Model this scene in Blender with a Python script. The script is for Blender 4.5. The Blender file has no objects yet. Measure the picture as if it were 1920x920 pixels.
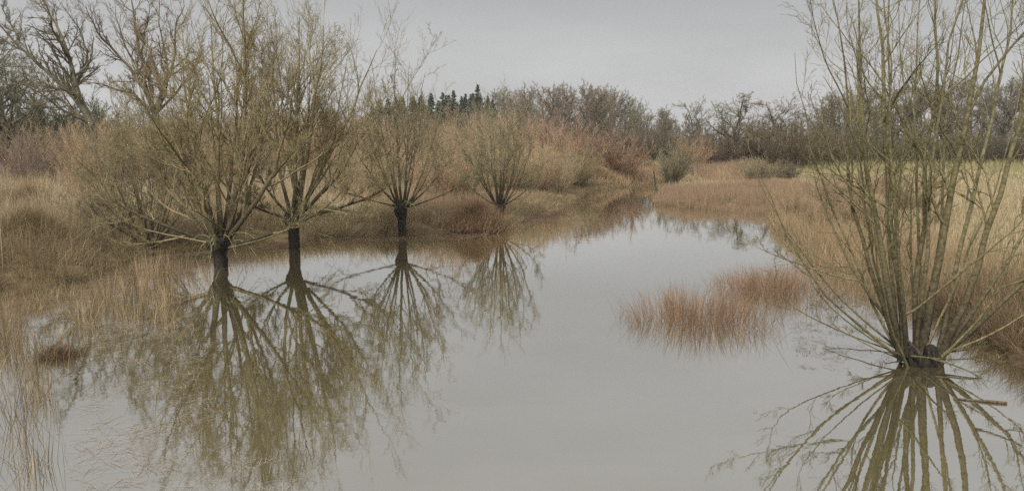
import bpy, math, random
import numpy as np
from mathutils import Vector

C = bpy.context.scene.collection
SC = bpy.context.scene
R = math.radians

# ------------------------------------------------------------------ camera
CAM_H = 3.5
F = 1478.0                                   # focal length in pixels of the 1920 px wide photograph
PITCH = math.atan((460 - 272) / F)
cd = bpy.data.cameras.new('camera'); cam = bpy.data.objects.new('camera', cd); C.objects.link(cam)
cd.sensor_fit = 'HORIZONTAL'; cd.angle = 2 * math.atan(960 / F); cd.clip_end = 6000; cd.clip_start = 0.05
cam.location = (0, 0, CAM_H); cam.rotation_euler = (math.pi / 2 - PITCH, 0, 0)
SC.camera = cam

# ------------------------------------------------------------------ sky, sun, exposure
SUN_EL, SUN_AZ = R(38), R(205)               # soft sun behind the camera, a little to the left
w = bpy.data.worlds.new('World'); SC.world = w; w.use_nodes = True
nt = w.node_tree; nt.nodes.clear(); N = nt.nodes.new; LK = nt.links.new
out = N('ShaderNodeOutputWorld'); bg = N('ShaderNodeBackground'); bg.inputs['Strength'].default_value = 0.1
sky = N('ShaderNodeTexSky'); sky.sky_type = 'NISHITA'; sky.sun_disc = False
sky.sun_elevation = SUN_EL; sky.sun_rotation = SUN_AZ; sky.air_density = 1.5; sky.dust_density = 4
tc = N('ShaderNodeTexCoord'); sx = N('ShaderNodeSeparateXYZ'); LK(tc.outputs['Generated'], sx.inputs[0])
ramp = N('ShaderNodeValToRGB'); LK(sx.outputs['Z'], ramp.inputs[0])
el = ramp.color_ramp.elements
SKY = [(0.0, .59), (0.09, .56), (0.18, .47), (0.28, .52), (0.42, .62), (0.75, 1.3)]
while len(el) < len(SKY): el.new(0.5)
for e, (p, v) in zip(el, SKY):
    e.position = p; e.color = (v * .995, v, v * 1.01, 1)
mp = N('ShaderNodeMapping'); mp.inputs['Scale'].default_value = (2.2, 2.2, 9); LK(tc.outputs['Generated'], mp.inputs[0])
nz = N('ShaderNodeTexNoise'); nz.inputs['Scale'].default_value = 1.3; nz.inputs['Detail'].default_value = 5; LK(mp.outputs[0], nz.inputs['Vector'])
mr = N('ShaderNodeMapRange'); mr.inputs[1].default_value = .3; mr.inputs[2].default_value = .7; mr.inputs[3].default_value = 9.2; mr.inputs[4].default_value = 10.8
LK(nz.outputs[0], mr.inputs[0])
mul = N('ShaderNodeVectorMath'); mul.operation = 'SCALE'; LK(ramp.outputs[0], mul.inputs[0]); LK(mr.outputs[0], mul.inputs['Scale'])
mx = N('ShaderNodeMixRGB'); mx.inputs[0].default_value = 0.94; LK(sky.outputs[0], mx.inputs[1]); LK(mul.outputs[0], mx.inputs[2])
LK(mx.outputs[0], bg.inputs[0]); LK(bg.outputs[0], out.inputs[0])

sd_ = bpy.data.lights.new('sun', 'SUN'); sd_.energy = 2.8; sd_.angle = R(12); sd_.color = (1, .95, .87)
sun = bpy.data.objects.new('sun', sd_); C.objects.link(sun)
# direction towards the sun (azimuth measured clockwise from +Y)
sv = Vector((math.sin(SUN_AZ) * math.cos(SUN_EL), math.cos(SUN_AZ) * math.cos(SUN_EL), math.sin(SUN_EL)))
sun.rotation_euler = sv.to_track_quat('Z', 'Y').to_euler()

SC.view_settings.view_transform = 'Standard'; SC.view_settings.look = 'None'
SC.view_settings.exposure = 0.0; SC.view_settings.gamma = 1
try: SC.view_settings.use_curve_mapping = False
except Exception: pass
SC.render.engine = 'CYCLES'
cy = SC.cycles
cy.max_bounces = 5; cy.diffuse_bounces = 2; cy.glossy_bounces = 2; cy.transmission_bounces = 2; cy.volume_bounces = 0
cy.transparent_max_bounces = 4; cy.caustics_reflective = False; cy.caustics_refractive = False
cy.sample_clamp_indirect = 4
cy.use_denoising = False; cy.denoiser = 'OPENIMAGEDENOISE'; cy.denoising_input_passes = 'RGB_ALBEDO_NORMAL'; cy.denoising_prefilter = 'ACCURATE'
SC.render.use_persistent_data = False

# ------------------------------------------------------------------ pixel <-> world planning helpers
cp, sp_ = math.cos(PITCH), math.sin(PITCH)
def ray(u, v):
    a, b = (u - 960) / F, (460 - v) / F
    return np.array([a, cp + b * sp_, -sp_ + b * cp])
def G(u, v, z=0.0):
    r = ray(u, v); t = (z - CAM_H) / r[2]
    return np.array([r[0] * t, r[1] * t, z])
def AT(u, v, Y):
    r = ray(u, v); t = Y / r[1]
    return np.array([r[0] * t, Y, CAM_H + r[2] * t])

# ------------------------------------------------------------------ materials
def mat(name):
    m = bpy.data.materials.new(name); m.use_nodes = True; t = m.node_tree; t.nodes.clear()
    o = t.nodes.new('ShaderNodeOutputMaterial')
    return m, t, t.nodes.new, t.links.new, o
def rgba(c): return (c[0], c[1], c[2], 1)

def bark_material(name, dark, scale=18, rough=.9):
    """thick wood takes the dark bark colour, twigs the object's own colour; moss and lichen patches between"""
    m, t, n, l, o = mat(name)
    b = n('ShaderNodeBsdfPrincipled'); b.inputs['Roughness'].default_value = rough; b.inputs['Specular IOR Level'].default_value = .2
    oi = n('ShaderNodeObjectInfo'); at = n('ShaderNodeAttribute'); at.attribute_name = 'lev'
    var = n('ShaderNodeAttribute'); var.attribute_name = 'var'
    g = n('ShaderNodeNewGeometry'); tcx = n('ShaderNodeTexCoord')
    no = n('ShaderNodeTexNoise'); no.inputs['Scale'].default_value = scale; no.inputs['Detail'].default_value = 4; l(tcx.outputs['Object'], no.inputs['Vector'])
    m1 = n('ShaderNodeMixRGB'); m1.inputs[1].default_value = rgba(dark); l(oi.outputs['Color'], m1.inputs[2]); l(at.outputs['Fac'], m1.inputs[0])
    mr = n('ShaderNodeMapRange'); mr.inputs[1].default_value = .3; mr.inputs[2].default_value = .7; mr.inputs[3].default_value = .5; mr.inputs[4].default_value = 1.45; l(no.outputs[0], mr.inputs[0])
    mu = n('ShaderNodeMath'); mu.operation = 'MULTIPLY'; l(mr.outputs[0], mu.inputs[0]); l(var.outputs['Fac'], mu.inputs[1])
    sc = n('ShaderNodeVectorMath'); sc.operation = 'SCALE'; l(m1.outputs[0], sc.inputs[0]); l(mu.outputs[0], sc.inputs['Scale'])
    l(sc.outputs[0], b.inputs['Base Color'])
    l(b.outputs[0], o.inputs[0])
    return m

def stem_material(name):
    m, t, n, l, o = mat(name)
    at = n('ShaderNodeAttribute'); at.attribute_name = 'col'
    d = n('ShaderNodeBsdfDiffuse'); tr = n('ShaderNodeBsdfTranslucent'); x = n('ShaderNodeMixShader'); x.inputs[0].default_value = .25
    l(at.outputs['Color'], d.inputs[0]); l(at.outputs['Color'], tr.inputs[0]); l(d.outputs[0], x.inputs[1]); l(tr.outputs[0], x.inputs[2]); l(x.outputs[0], o.inputs[0])
    return m
M_STEM = stem_material('dry_stems')
M_BARK = bark_material('willow_bark', (.075, .062, .04))
M_FAR = bark_material('far_tree_bark', (.10, .09, .065), 2)

def wet_trunk_material():
    m, t, n, l, o = mat('wet_trunk_bark')
    b = n('ShaderNodeBsdfPrincipled'); b.inputs['Roughness'].default_value = .75; b.inputs['Specular IOR Level'].default_value = .3
    tcx = n('ShaderNodeTexCoord'); mp = n('ShaderNodeMapping'); mp.inputs['Scale'].default_value = (14, 14, 2.4); l(tcx.outputs['Object'], mp.inputs[0])
    no = n('ShaderNodeTexNoise'); no.inputs['Scale'].default_value = 1.6; no.inputs['Detail'].default_value = 6; no.inputs['Distortion'].default_value = .6; l(mp.outputs[0], no.inputs['Vector'])
    r = n('ShaderNodeValToRGB'); l(no.outputs[0], r.inputs[0]); e = r.color_ramp.elements
    e[0].position = .38; e[0].color = (.012, .010, .008, 1); e[1].position = .68; e[1].color = (.055, .045, .034, 1)
    l(r.outputs[0], b.inputs['Base Color'])
    bu = n('ShaderNodeBump'); bu.inputs['Strength'].default_value = .9; bu.inputs['Distance'].default_value = .05; l(no.outputs[0], bu.inputs['Height']); l(bu.outputs[0], b.inputs['Normal'])
    l(b.outputs[0], o.inputs[0]); return m
M_TRUNK = wet_trunk_material()

def wood_material(name, c1, c2):
    m, t, n, l, o = mat(name)
    b = n('ShaderNodeBsdfPrincipled'); b.inputs['Roughness'].default_value = .85
    tcx = n('ShaderNodeTexCoord'); mp = n('ShaderNodeMapping'); mp.inputs['Scale'].default_value = (12, 12, 3); l(tcx.outputs['Object'], mp.inputs[0])
    no = n('ShaderNodeTexNoise'); no.inputs['Scale'].default_value = 2; no.inputs['Detail'].default_value = 5; l(mp.outputs[0], no.inputs['Vector'])
    r = n('ShaderNodeValToRGB'); l(no.outputs[0], r.inputs[0]); e = r.color_ramp.elements
    e[0].position = .35; e[0].color = rgba(c1); e[1].position = .7; e[1].color = rgba(c2)
    l(r.outputs[0], b.inputs['Base Color']); l(b.outputs[0], o.inputs[0]); return m
M_POST = wood_material('weathered_post_wood', (.06, .05, .04), (.17, .15, .12))
M_STICK = wood_material('wet_stick_bark', (.05, .035, .02), (.2, .15, .09))

def needle_material():
    m, t, n, l, o = mat('conifer_needles')
    b = n('ShaderNodeBsdfPrincipled'); b.inputs['Roughness'].default_value = .8
    var = n('ShaderNodeAttribute'); var.attribute_name = 'var'
    r = n('ShaderNodeValToRGB'); l(var.outputs['Fac'], r.inputs[0]); e = r.color_ramp.elements
    e[0].color = (.06, .08, .045, 1); e[1].color = (.15, .185, .105, 1)
    l(r.outputs[0], b.inputs['Base Color']); l(b.outputs[0], o.inputs[0]); return m
M_NEEDLE = needle_material()

def ground_material():
    m, t, n, l, o = mat('bank_soil_and_turf')
    b = n('ShaderNodeBsdfPrincipled'); b.inputs['Roughness'].default_value = .95; b.inputs['Specular IOR Level'].default_value = .15
    tcx = n('ShaderNodeTexCoord')
    n1 = n('ShaderNodeTexNoise'); n1.inputs['Scale'].default_value = 1.7; n1.inputs['Detail'].default_value = 8; l(tcx.outputs['Object'], n1.inputs['Vector'])
    n2 = n('ShaderNodeTexNoise'); n2.inputs['Scale'].default_value = .07; n2.inputs['Detail'].default_value = 5; l(tcx.outputs['Object'], n2.inputs['Vector'])
    r = n('ShaderNodeValToRGB'); l(n1.outputs[0], r.inputs[0]); e = r.color_ramp.elements
    e[0].position = .35; e[0].color = (.085, .058, .032, 1); e[1].position = .65; e[1].color = (.24, .18, .095, 1)
    r2 = n('ShaderNodeValToRGB'); l(n1.outputs[0], r2.inputs[0]); e = r2.color_ramp.elements
    e[0].position = .3; e[0].color = (.13, .13, .06, 1); e[1].position = .7; e[1].color = (.25, .23, .12, 1)
    at = n('ShaderNodeAttribute'); at.attribute_name = 'green'
    ad = n('ShaderNodeMath'); ad.operation = 'ADD'; l(n2.outputs[0], ad.inputs[0]); l(at.outputs['Fac'], ad.inputs[1])
    mr = n('ShaderNodeMapRange'); mr.inputs[1].default_value = .85; mr.inputs[2].default_value = 1.15; l(ad.outputs[0], mr.inputs[0])
    mxx = n('ShaderNodeMixRGB'); l(mr.outputs[0], mxx.inputs[0]); l(r.outputs[0], mxx.inputs[1]); l(r2.outputs[0], mxx.inputs[2])
    l(mxx.outputs[0], b.inputs['Base Color'])
    bu = n('ShaderNodeBump'); bu.inputs['Strength'].default_value = .8; bu.inputs['Distance'].default_value = .15; l(n1.outputs[0], bu.inputs['Height']); l(bu.outputs[0], b.inputs['Normal'])
    l(b.outputs[0], o.inputs[0]); return m

def water_material():
    m, t, n, l, o = mat('silty_pond_water')
    d = n('ShaderNodeBsdfDiffuse'); d.inputs[0].default_value = (.105, .088, .042, 1)
    g = n('ShaderNodeBsdfGlossy'); g.inputs['Roughness'].default_value = .025; g.inputs[0].default_value = (1, 1, 1, 1)
    fr = n('ShaderNodeFresnel'); fr.inputs[0].default_value = 1.33
    pw = n('ShaderNodeMath'); pw.operation = 'POWER'; pw.inputs[1].default_value = .28; l(fr.outputs[0], pw.inputs[0])
    x = n('ShaderNodeMixShader'); l(pw.outputs[0], x.inputs[0]); l(d.outputs[0], x.inputs[1]); l(g.outputs[0], x.inputs[2])
    tcx = n('ShaderNodeTexCoord')
    n1 = n('ShaderNodeTexNoise'); n1.inputs['Scale'].default_value = 2.2; n1.inputs['Detail'].default_value = 3; l(tcx.outputs['Object'], n1.inputs['Vector'])
    bu = n('ShaderNodeBump'); bu.inputs['Strength'].default_value = .12; bu.inputs['Distance'].default_value = .012; l(n1.outputs[0], bu.inputs['Height'])
    l(bu.outputs[0], g.inputs['Normal'])
    l(x.outputs[0], o.inputs[0]); return m

# ------------------------------------------------------------------ mesh helpers
def mesh_from(name, V, Fc, attrs=None, cols=None, smooth=False):
    """V [n,3]; Fc [m,k] one face size"""
    V = np.asarray(V, dtype=np.float32).reshape(-1, 3); Fc = np.asarray(Fc, dtype=np.int32); k = Fc.shape[1]
    me = bpy.data.meshes.new(name)
    me.vertices.add(len(V)); me.vertices.foreach_set('co', V.ravel())
    me.loops.add(Fc.size); me.loops.foreach_set('vertex_index', Fc.ravel())
    me.polygons.add(len(Fc)); me.polygons.foreach_set('loop_start', np.arange(0, Fc.size, k, dtype=np.int32))
    me.update(calc_edges=True)
    if smooth: me.polygons.foreach_set('use_smooth', np.ones(len(Fc), dtype=bool))
    for an, av in (attrs or {}).items():
        a = me.attributes.new(an, 'FLOAT', 'POINT'); a.data.foreach_set('value', np.asarray(av, dtype=np.float32))
    if cols is not None:
        a = me.color_attributes.new('col', 'FLOAT_COLOR', 'POINT')
        c4 = np.ones((len(V), 4), dtype=np.float32); c4[:, :3] = cols; a.data.foreach_set('color', c4.ravel())
    return me
def obj(name, me, material, parent=None, loc=None, color=None):
    o = bpy.data.objects.new(name, me); C.objects.link(o)
    if me is not None and material is not None and not me.materials: me.materials.append(material)
    if parent is not None: o.parent = parent
    if loc is not None: o.location = loc
    if color is not None: o.color = (*color, 1)
    return o
def tag(o, label=None, cat=None, group=None, kind=None):
    if label: o['label'] = label
    if cat: o['category'] = cat
    if group: o['group'] = group
    if kind: o['kind'] = kind
    return o
def empty(name, loc, rz=0.0):
    o = bpy.data.objects.new(name, None); C.objects.link(o); o.location = loc; o.rotation_euler = (0, 0, rz); o.empty_display_size = .2
    return o
def nrm(a): return a / np.maximum(np.linalg.norm(a, axis=-1, keepdims=True), 1e-9)

def tubes(P, Rd, sides):
    Nb, K, _ = P.shape
    T = np.empty_like(P); T[:, 1:-1] = P[:, 2:] - P[:, :-2]; T[:, 0] = P[:, 1] - P[:, 0]; T[:, -1] = P[:, -1] - P[:, -2]; T = nrm(T)
    D = nrm(P[:, -1] - P[:, 0]); ref = np.where(np.abs(D[:, 2:3]) > .8, np.array([[1., 0, 0]]), np.array([[0, 0, 1.]]))
    ref = nrm(np.cross(D, ref))[:, None, :]
    a = nrm(np.cross(T, ref)); b = np.cross(T, a)
    th = np.arange(sides) * 2 * np.pi / sides
    V = P[:, :, None, :] + Rd[:, :, None, None] * (a[:, :, None, :] * np.cos(th)[None, None, :, None] + b[:, :, None, :] * np.sin(th)[None, None, :, None])
    base = (np.arange(Nb) * K * sides)[:, None, None] + (np.arange(K - 1) * sides)[None, :, None]
    j = np.arange(sides)[None, None, :]; j2 = (j + 1) % sides
    Fq = np.stack([base + j, base + j2, base + sides + j2, base + sides + j], axis=-1).reshape(-1, 4)
    return V.reshape(-1, 3), Fq

def grow(rng, S, D, L, Rr, K, up=.1, wob=.15, taper=.25):
    n = len(S); P = np.empty((n, K, 3)); P[:, 0] = S; d = nrm(D.copy()); st = (L / (K - 1))[:, None]
    for k in range(1, K):
        d = nrm(d + rng.normal(0, wob, (n, 3)) + np.array([0, 0, up]))
        P[:, k] = P[:, k - 1] + d * st
    tt = np.linspace(0, 1, K)[None, :]
    return P, Rr[:, None] * (1 - (1 - taper) * tt)
def spawn(rng, P, Rd, M, t0, t1, ang, ratio, rmin, L=None, jitter=.3, rr=.55, fall=.55):
    n, K, _ = P.shape
    if L is None: L = np.linalg.norm(np.diff(P, axis=1), axis=2).sum(1)
    t = t0 + (t1 - t0) * (np.arange(M)[None, :] + rng.random((n, M))) / M
    f = t * (K - 1); i = np.minimum(f.astype(int), K - 2); f = f - i; ii = np.arange(n)[:, None]
    S = P[ii, i] * (1 - f[..., None]) + P[ii, i + 1] * f[..., None]
    T = nrm(P[ii, i + 1] - P[ii, i]); rad = Rd[ii, i] * (1 - f) + Rd[ii, i + 1] * f
    rnd = nrm(np.cross(T, rng.normal(size=T.shape)))
    an = ang * (1 + rng.normal(0, jitter, t.shape)); D = T * np.cos(an)[..., None] + rnd * np.sin(an)[..., None]
    Lc = L[:, None] * ratio * (1 - fall * t) * rng.uniform(.5, 1.2, t.shape)
    rc = np.maximum(rad * rr, rmin)
    return S.reshape(-1, 3), D.reshape(-1, 3), Lc.ravel(), rc.ravel()

def levels_mesh(name, levels, rng, z0=None):
    Vs, Fs, lv, vr = [], [], [], []; off = 0
    for P, Rd, s, lev in levels:
        V, Fq = tubes(P, Rd, s); Vs.append(V); Fs.append(Fq + off); off += len(V)
        lv.append(np.full(len(V), lev)); vr.append(np.repeat(rng.uniform(.75, 1.25, len(P)), P.shape[1] * s))
    return mesh_from(name, np.concatenate(Vs), np.concatenate(Fs), {'lev': np.concatenate(lv), 'var': np.concatenate(vr)})

# ------------------------------------------------------------------ terrain
SHORE_L = [(0, 545), (60, 538), (130, 530), (200, 497), (280, 474), (350, 466), (420, 463), (500, 450), (640, 443), (760, 441), (860, 434), (945, 428), (975, 412), (1015, 394), (1060, 382), (1080, 372), (1086, 359), (1125, 356), (1170, 352)]
SHORE_R = [(1232, 351), (1236, 364), (1222, 378), (1240, 386), (1330, 391), (1420, 394), (1455, 412), (1490, 455), (1540, 500), (1590, 528), (1680, 560), (1780, 596), (1850, 640), (1920, 690)]
poly = [G(u, v)[:2] for u, v in SHORE_L] + [G(1180, 346)[:2], G(1226, 346)[:2]] + [G(u, v)[:2] for u, v in SHORE_R]
poly += [np.array(p, float) for p in [(9.2, 8), (10, 2), (10, -40), (-13, -40), (-14, 0), (-14.5, 10), (-14, 16)]]
poly = np.array(poly)
def vnoise(x, y):
    return (np.sin(x * .9 + 1.3 * np.sin(y * .7)) + np.sin(y * 1.1 + 1.7 * np.sin(x * .6 + 2)) + .6 * np.sin(x * 2.3 + y * 1.9) + .5 * np.sin(3.1 * x - 2.7 * y + 1)) / 3.1
def shore_dist(x, y):
    x = np.asarray(x, float); y = np.asarray(y, float)
    best = np.full(x.shape, 1e9); ins = np.zeros(x.shape, bool)
    A = poly; B = np.roll(poly, -1, 0)
    for (ax, ay), (bx, by) in zip(A, B):
        dx, dy = bx - ax, by - ay; t = np.clip(((x - ax) * dx + (y - ay) * dy) / (dx * dx + dy * dy), 0, 1)
        best = np.minimum(best, (x - ax - t * dx) ** 2 + (y - ay - t * dy) ** 2)
        c = (ay > y) != (by > y)
        with np.errstate(divide='ignore', invalid='ignore'):
            xi = ax + (y - ay) * dx / (dy if dy != 0 else 1e-9)
        ins ^= c & (x < xi)
    d = np.sqrt(best); d = np.where(ins, -d, d)
    return d + .35 * vnoise(x * 1.5, y * 1.5) + .2 * vnoise(x * 4.2 + 3, y * 3.6)
def ground_z(x, y, s=None):
    if s is None: s = shore_dist(x, y)
    o = np.maximum(s, 0); i = np.maximum(-s, 0)
    z = .42 * (1 - np.exp(-o / 1.3)) + .30 * (1 - np.exp(-o / 14)) + .07 * vnoise(np.asarray(x) * .8, np.asarray(y) * .8) * np.minimum(o / 2, 1) - .6 * (1 - np.exp(-i / .8)) * (i > 0)
    return z - .01
def gz(x, y): return float(ground_z(np.array([x]), np.array([y]))[0])
CX_Y = [-50, 12, 22, 30, 45, 66, 80]; CX_X = [-2, 1, 1.5, 2, 5, 10.6, 13]
def side_left(x, y): return x < np.interp(y, CX_Y, CX_X)

rads = np.concatenate([np.linspace(.5, 75, 250), np.geomspace(76, 1500, 60)])
angs = np.concatenate([np.linspace(-50, 50, 400), np.linspace(50, 310, 120)[1:-1]]); angs = np.radians(angs)
RR, AA = np.meshgrid(rads, angs, indexing='ij'); X = RR * np.sin(AA); Y = RR * np.cos(AA)
s = shore_dist(X, Y); Z = ground_z(X, Y, s)
n_r, n_a = X.shape
idx = np.arange(n_r * n_a).reshape(n_r, n_a); nx = np.roll(idx, -1, 1)
Fq = np.stack([idx[:-1], idx[1:], nx[1:], nx[:-1]], -1).reshape(-1, 4)
green = np.where(Y > 78, .55, 0.) + np.where((Y > 48) & (X > 30), .25, 0.) + np.clip((Y - 95) / 60, 0, .3)
me = mesh_from('ground', np.stack([X, Y, Z], -1), Fq, {'green': green.ravel()}, smooth=True)
tag(obj('ground', me, ground_material()), 'brown winter bank and meadow ground around the pond', kind='structure')

WY = np.array([[-16, -42], [12, -42], [42, 20], [32, 74], [-26, 74], [-26, 30]], float)
me = bpy.data.meshes.new('water'); me.from_pydata([(x, y, 0) for x, y in [(-40, -42), (45, -42), (45, 78), (-40, 78)]], [], [(0, 1, 2, 3)])
tag(obj('water', me, water_material()), 'still grey pond water mirroring bare willows and cloud', kind='structure')

# ------------------------------------------------------------------ blades (grass, reeds, rushes)
def blades(rng, x, y, z, h, w, lean, colA, colB, K=4, az=None, azs=6.3, vb=.25, droop=1.0):
    n = len(x); a = rng.uniform(0, 2 * np.pi, n) if az is None else az + rng.normal(0, azs, n)
    ld = np.stack([np.cos(a), np.sin(a), np.zeros(n)], -1)
    ln = np.abs(rng.normal(lean, lean * .5 + .04, n))
    t = np.linspace(0, 1, K)[None, :, None]
    th = ln[:, None, None] * (0.35 + .65 * t ** droop)             # bend grows towards the tip
    seg = np.concatenate([np.zeros((n, 1, 3)), (ld[:, None, :] * np.sin(th) + np.array([0, 0, 1.]) * np.cos(th))[:, 1:] * (h[:, None, None] / (K - 1))], 1)
    P = np.stack([x, y, z], -1)[:, None, :] + np.cumsum(seg, 1)
    P[..., 2] = np.maximum(P[..., 2], .006)
    fa = rng.uniform(0, np.pi, n); sd = np.stack([np.cos(fa), np.sin(fa), np.zeros(n)], -1)[:, None, :]
    ww = (w[:, None] * np.array([1, .9, .65, .12] if K == 4 else np.linspace(1, .15, K))[None, :])[..., None] * .5
    V = np.stack([P - sd * ww, P + sd * ww], 2)                   # n,K,2,3
    base = (np.arange(n) * K * 2)[:, None] + (np.arange(K - 1) * 2)[None, :]
    Fq = np.stack([base, base + 1, base + 3, base + 2], -1).reshape(-1, 4)
    f = rng.random(n)[:, None]; c = np.array(colA)[None] * (1 - f) + np.array(colB)[None] * f
    c = c * rng.uniform(1 - vb, 1 + vb, (n, 1))
    cols = np.repeat(c, K * 2, 0)
    return V.reshape(-1, 3), Fq, cols
def join(parts):
    V, Fs, Cc = [], [], []; off = 0
    for v, f, c in parts: V.append(v); Fs.append(f + off); Cc.append(c); off += len(v)
    return np.concatenate(V), np.concatenate(Fs), np.concatenate(Cc)
def blade_obj(name, parts, label, cat=None, group=None, kind='stuff', origin=None):
    V, Fq, c = join(parts)
    if origin is not None: V = V - np.array(origin)
    return tag(obj(name, mesh_from(name, V, Fq, cols=c), M_STEM, loc=origin), label, cat, group, kind)

GOLD, PALE, TAN, RUST, RUSTD, BROWN, DARK, GREENISH = (.50, .41, .25), (.60, .52, .35), (.45, .36, .22), (.40, .28, .175), (.28, .19, .12), (.27, .21, .13), (.10, .07, .045), (.30, .30, .14)
def in_poly(x, y, P):
    ins = np.zeros(x.shape, bool); B = np.roll(P, -1, 0)
    for (ax, ay), (bx, by) in zip(P, B):
        c = (ay > y) != (by > y); xi = ax + (y - ay) * (bx - ax) / ((by - ay) if by != ay else 1e-9); ins ^= c & (x < xi)
    return ins
def scatter(rng, P, n, fade=28, land=None, clump=0.0):
    """uniform points in world polygon P, thinned with distance; land: (min,max) range of shore distance"""
    P = np.asarray(P, float); lo, hi = P.min(0), P.max(0); xs, ys = [], []; tot = 0; it = 0
    while tot < n and it < 60:
        it += 1; m = n * 3; x = rng.uniform(lo[0], hi[0], m); y = rng.uniform(lo[1], hi[1], m)
        k = in_poly(x, y, P) & (rng.random(m) < np.minimum(1, (fade / np.maximum(np.hypot(x, y), 1)) ** 1.3))
        if clump > 0: k &= rng.random(m) < np.clip(.5 + clump * (vnoise(x * 2.3 + 5, y * 2.3) + .5 * vnoise(x * 6, y * 6 + 3)), .02, 1)
        x, y = x[k], y[k]
        if land is not None:
            s = shore_dist(x, y); q = (s > land[0]) & (s < land[1]); x, y = x[q], y[q]
        xs.append(x); ys.append(y); tot += len(x)
    x = np.concatenate(xs)[:n]; y = np.concatenate(ys)[:n]
    return x, y
def pixpoly(pts, z=0.0): return np.array([G(u, v, z)[:2] for u, v in pts])
def wd(x, y, w0, rng): return np.maximum(w0, .00034 * np.hypot(x, y)) * rng.uniform(.7, 1.4, len(x))

rng = np.random.default_rng(5)
# --- left bank: tangle along the water, tall pale reeds behind it, tan sward under the willows
LB = np.array([(-13, 14), (-3, 14), (12, 60), (16, 80), (-58, 80)], float)
x, y = scatter(rng, LB, 64000, 26, (-.25, 3.6), .8); z = np.maximum(ground_z(x, y), -.05) + .3 * np.maximum(0, vnoise(x * 1.3, y * 1.5)) * (x < -5); h = rng.uniform(.3, .9, len(x)) * np.interp(y, [30, 48], [1, .45])
p1 = blades(rng, x, y, z, h, wd(x, y, .007, rng), 1.1, BROWN, TAN, az=-.9 + 1.8 * vnoise(x * .8 + 7, y * .8), azs=.55, vb=.4)
blade_obj('tangled_grass', [p1], 'brown tangled dead grass flopping over the left bank edge into the water')
x, y = scatter(rng, LB, 120000, 30, (1.2, 200), .35); s_ = shore_dist(x, y); k_ = (s_ > 3.2) | (x > -5) | (rng.random(len(x)) < .12); x, y = x[k_], y[k_]; z = ground_z(x, y)
hh = np.where(x < -9, 1.35, .95) * (1 + .25 * vnoise(x * .5, y * .5)); h = hh * rng.uniform(.6, 1.15, len(x)) * np.where((y > 40) & (shore_dist(x, y) < 5), .5, 1)
fg = np.clip(.5 + .5 * vnoise(x * .4 + 9, y * .4), 0, 1)
q = (rng.random(len(x)) < fg) & (x < -5)
pat = vnoise(x * .9 + 4, y * .7) + .5 * vnoise(x * 2.7, y * 2.1)
qa = q & (pat > .1); qb = q & (pat <= .1)
p2 = blades(rng, x[qa], y[qa], z[qa], h[qa] * 1.1, wd(x[qa], y[qa], .008, rng), .5, PALE, (.56, .49, .34), vb=.3)
p4 = blades(rng, x[qb], y[qb], z[qb], h[qb] * .8, wd(x[qb], y[qb], .008, rng), .6, GOLD, BROWN, vb=.35)
q = ~q
p3 = blades(rng, x[q], y[q], z[q], h[q], wd(x[q], y[q], .008, rng), .3, TAN, (.34, .235, .16))
blade_obj('reeds', [p2, p4, p3], 'tall pale gold dry reeds and grass covering the left bank behind the willows')
# mounds of collapsed pale straw at the left edge
for cnt, (u, v, L, lab) in enumerate([(60, 470, 3.0, 'dark grass mound slumped at the left water edge below the straw bank'), (190, 440, 2.4, 'straw coloured grass mound collapsed beside the left shrub willow'), (60, 415, 2.6, 'flattened reddish grass mound on the left bank under the tall reeds'), (890, 418, 1.8, 'rusty collapsed reed mound on the shore between the third and fourth willow'), (1120, 342, 2.6, 'pinkish brown collapsed reed mound on the far bank at the end of the water')]):
    c = G(u, v, .3); n = 9000
    r_ = np.abs(rng.normal(0, .45, n)); a = rng.uniform(0, 2 * np.pi, n); x = c[0] + r_ * np.cos(a) * L * .8; y = c[1] + r_ * np.sin(a) * 1.5
    z = np.maximum(ground_z(x, y), 0) + .55 * np.exp(-(r_ / .6) ** 2); h = rng.uniform(.4, 1.0, n)
    base = (c[0], c[1], gz(c[0], c[1]))
    blade_obj('grass_mound', [blades(rng, x, y, z, h, wd(x, y, .008, rng), 1.25, [BROWN, GOLD, RUSTD, RUSTD, RUST][cnt], [TAN, PALE, TAN, RUST, TAN][cnt], az=-.8, azs=1.2, vb=.4)], lab, 'grass mound', 'collapsed grass mounds on the banks', 'thing', base)
def tufts(rng, P, nt_, nb, hr, cA, cB, w=.006, sp=.11, lean=.35):
    cx, cy_ = scatter(rng, P, nt_, 200, None, 1.2); k = rng.integers(nb // 3, nb * 2, nt_); i = np.repeat(np.arange(nt_), k); n = len(i)
    dx, dy = rng.normal(0, sp, n), rng.normal(0, sp, n); hs = rng.uniform(.55, 1.2, nt_)[i]; f = rng.random((nt_, 1))[i]
    h = rng.uniform(hr[0], hr[1], n) * hs
    v, q, c = blades(rng, cx[i] + dx, cy_[i] + dy, np.full(n, -.05), h, w * rng.uniform(.6, 1.6, n), lean, cA, cB, az=np.arctan2(dy, dx), azs=.9, vb=.4)
    return v, q, c * np.repeat(.75 + .5 * f, 8, 0)
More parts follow.
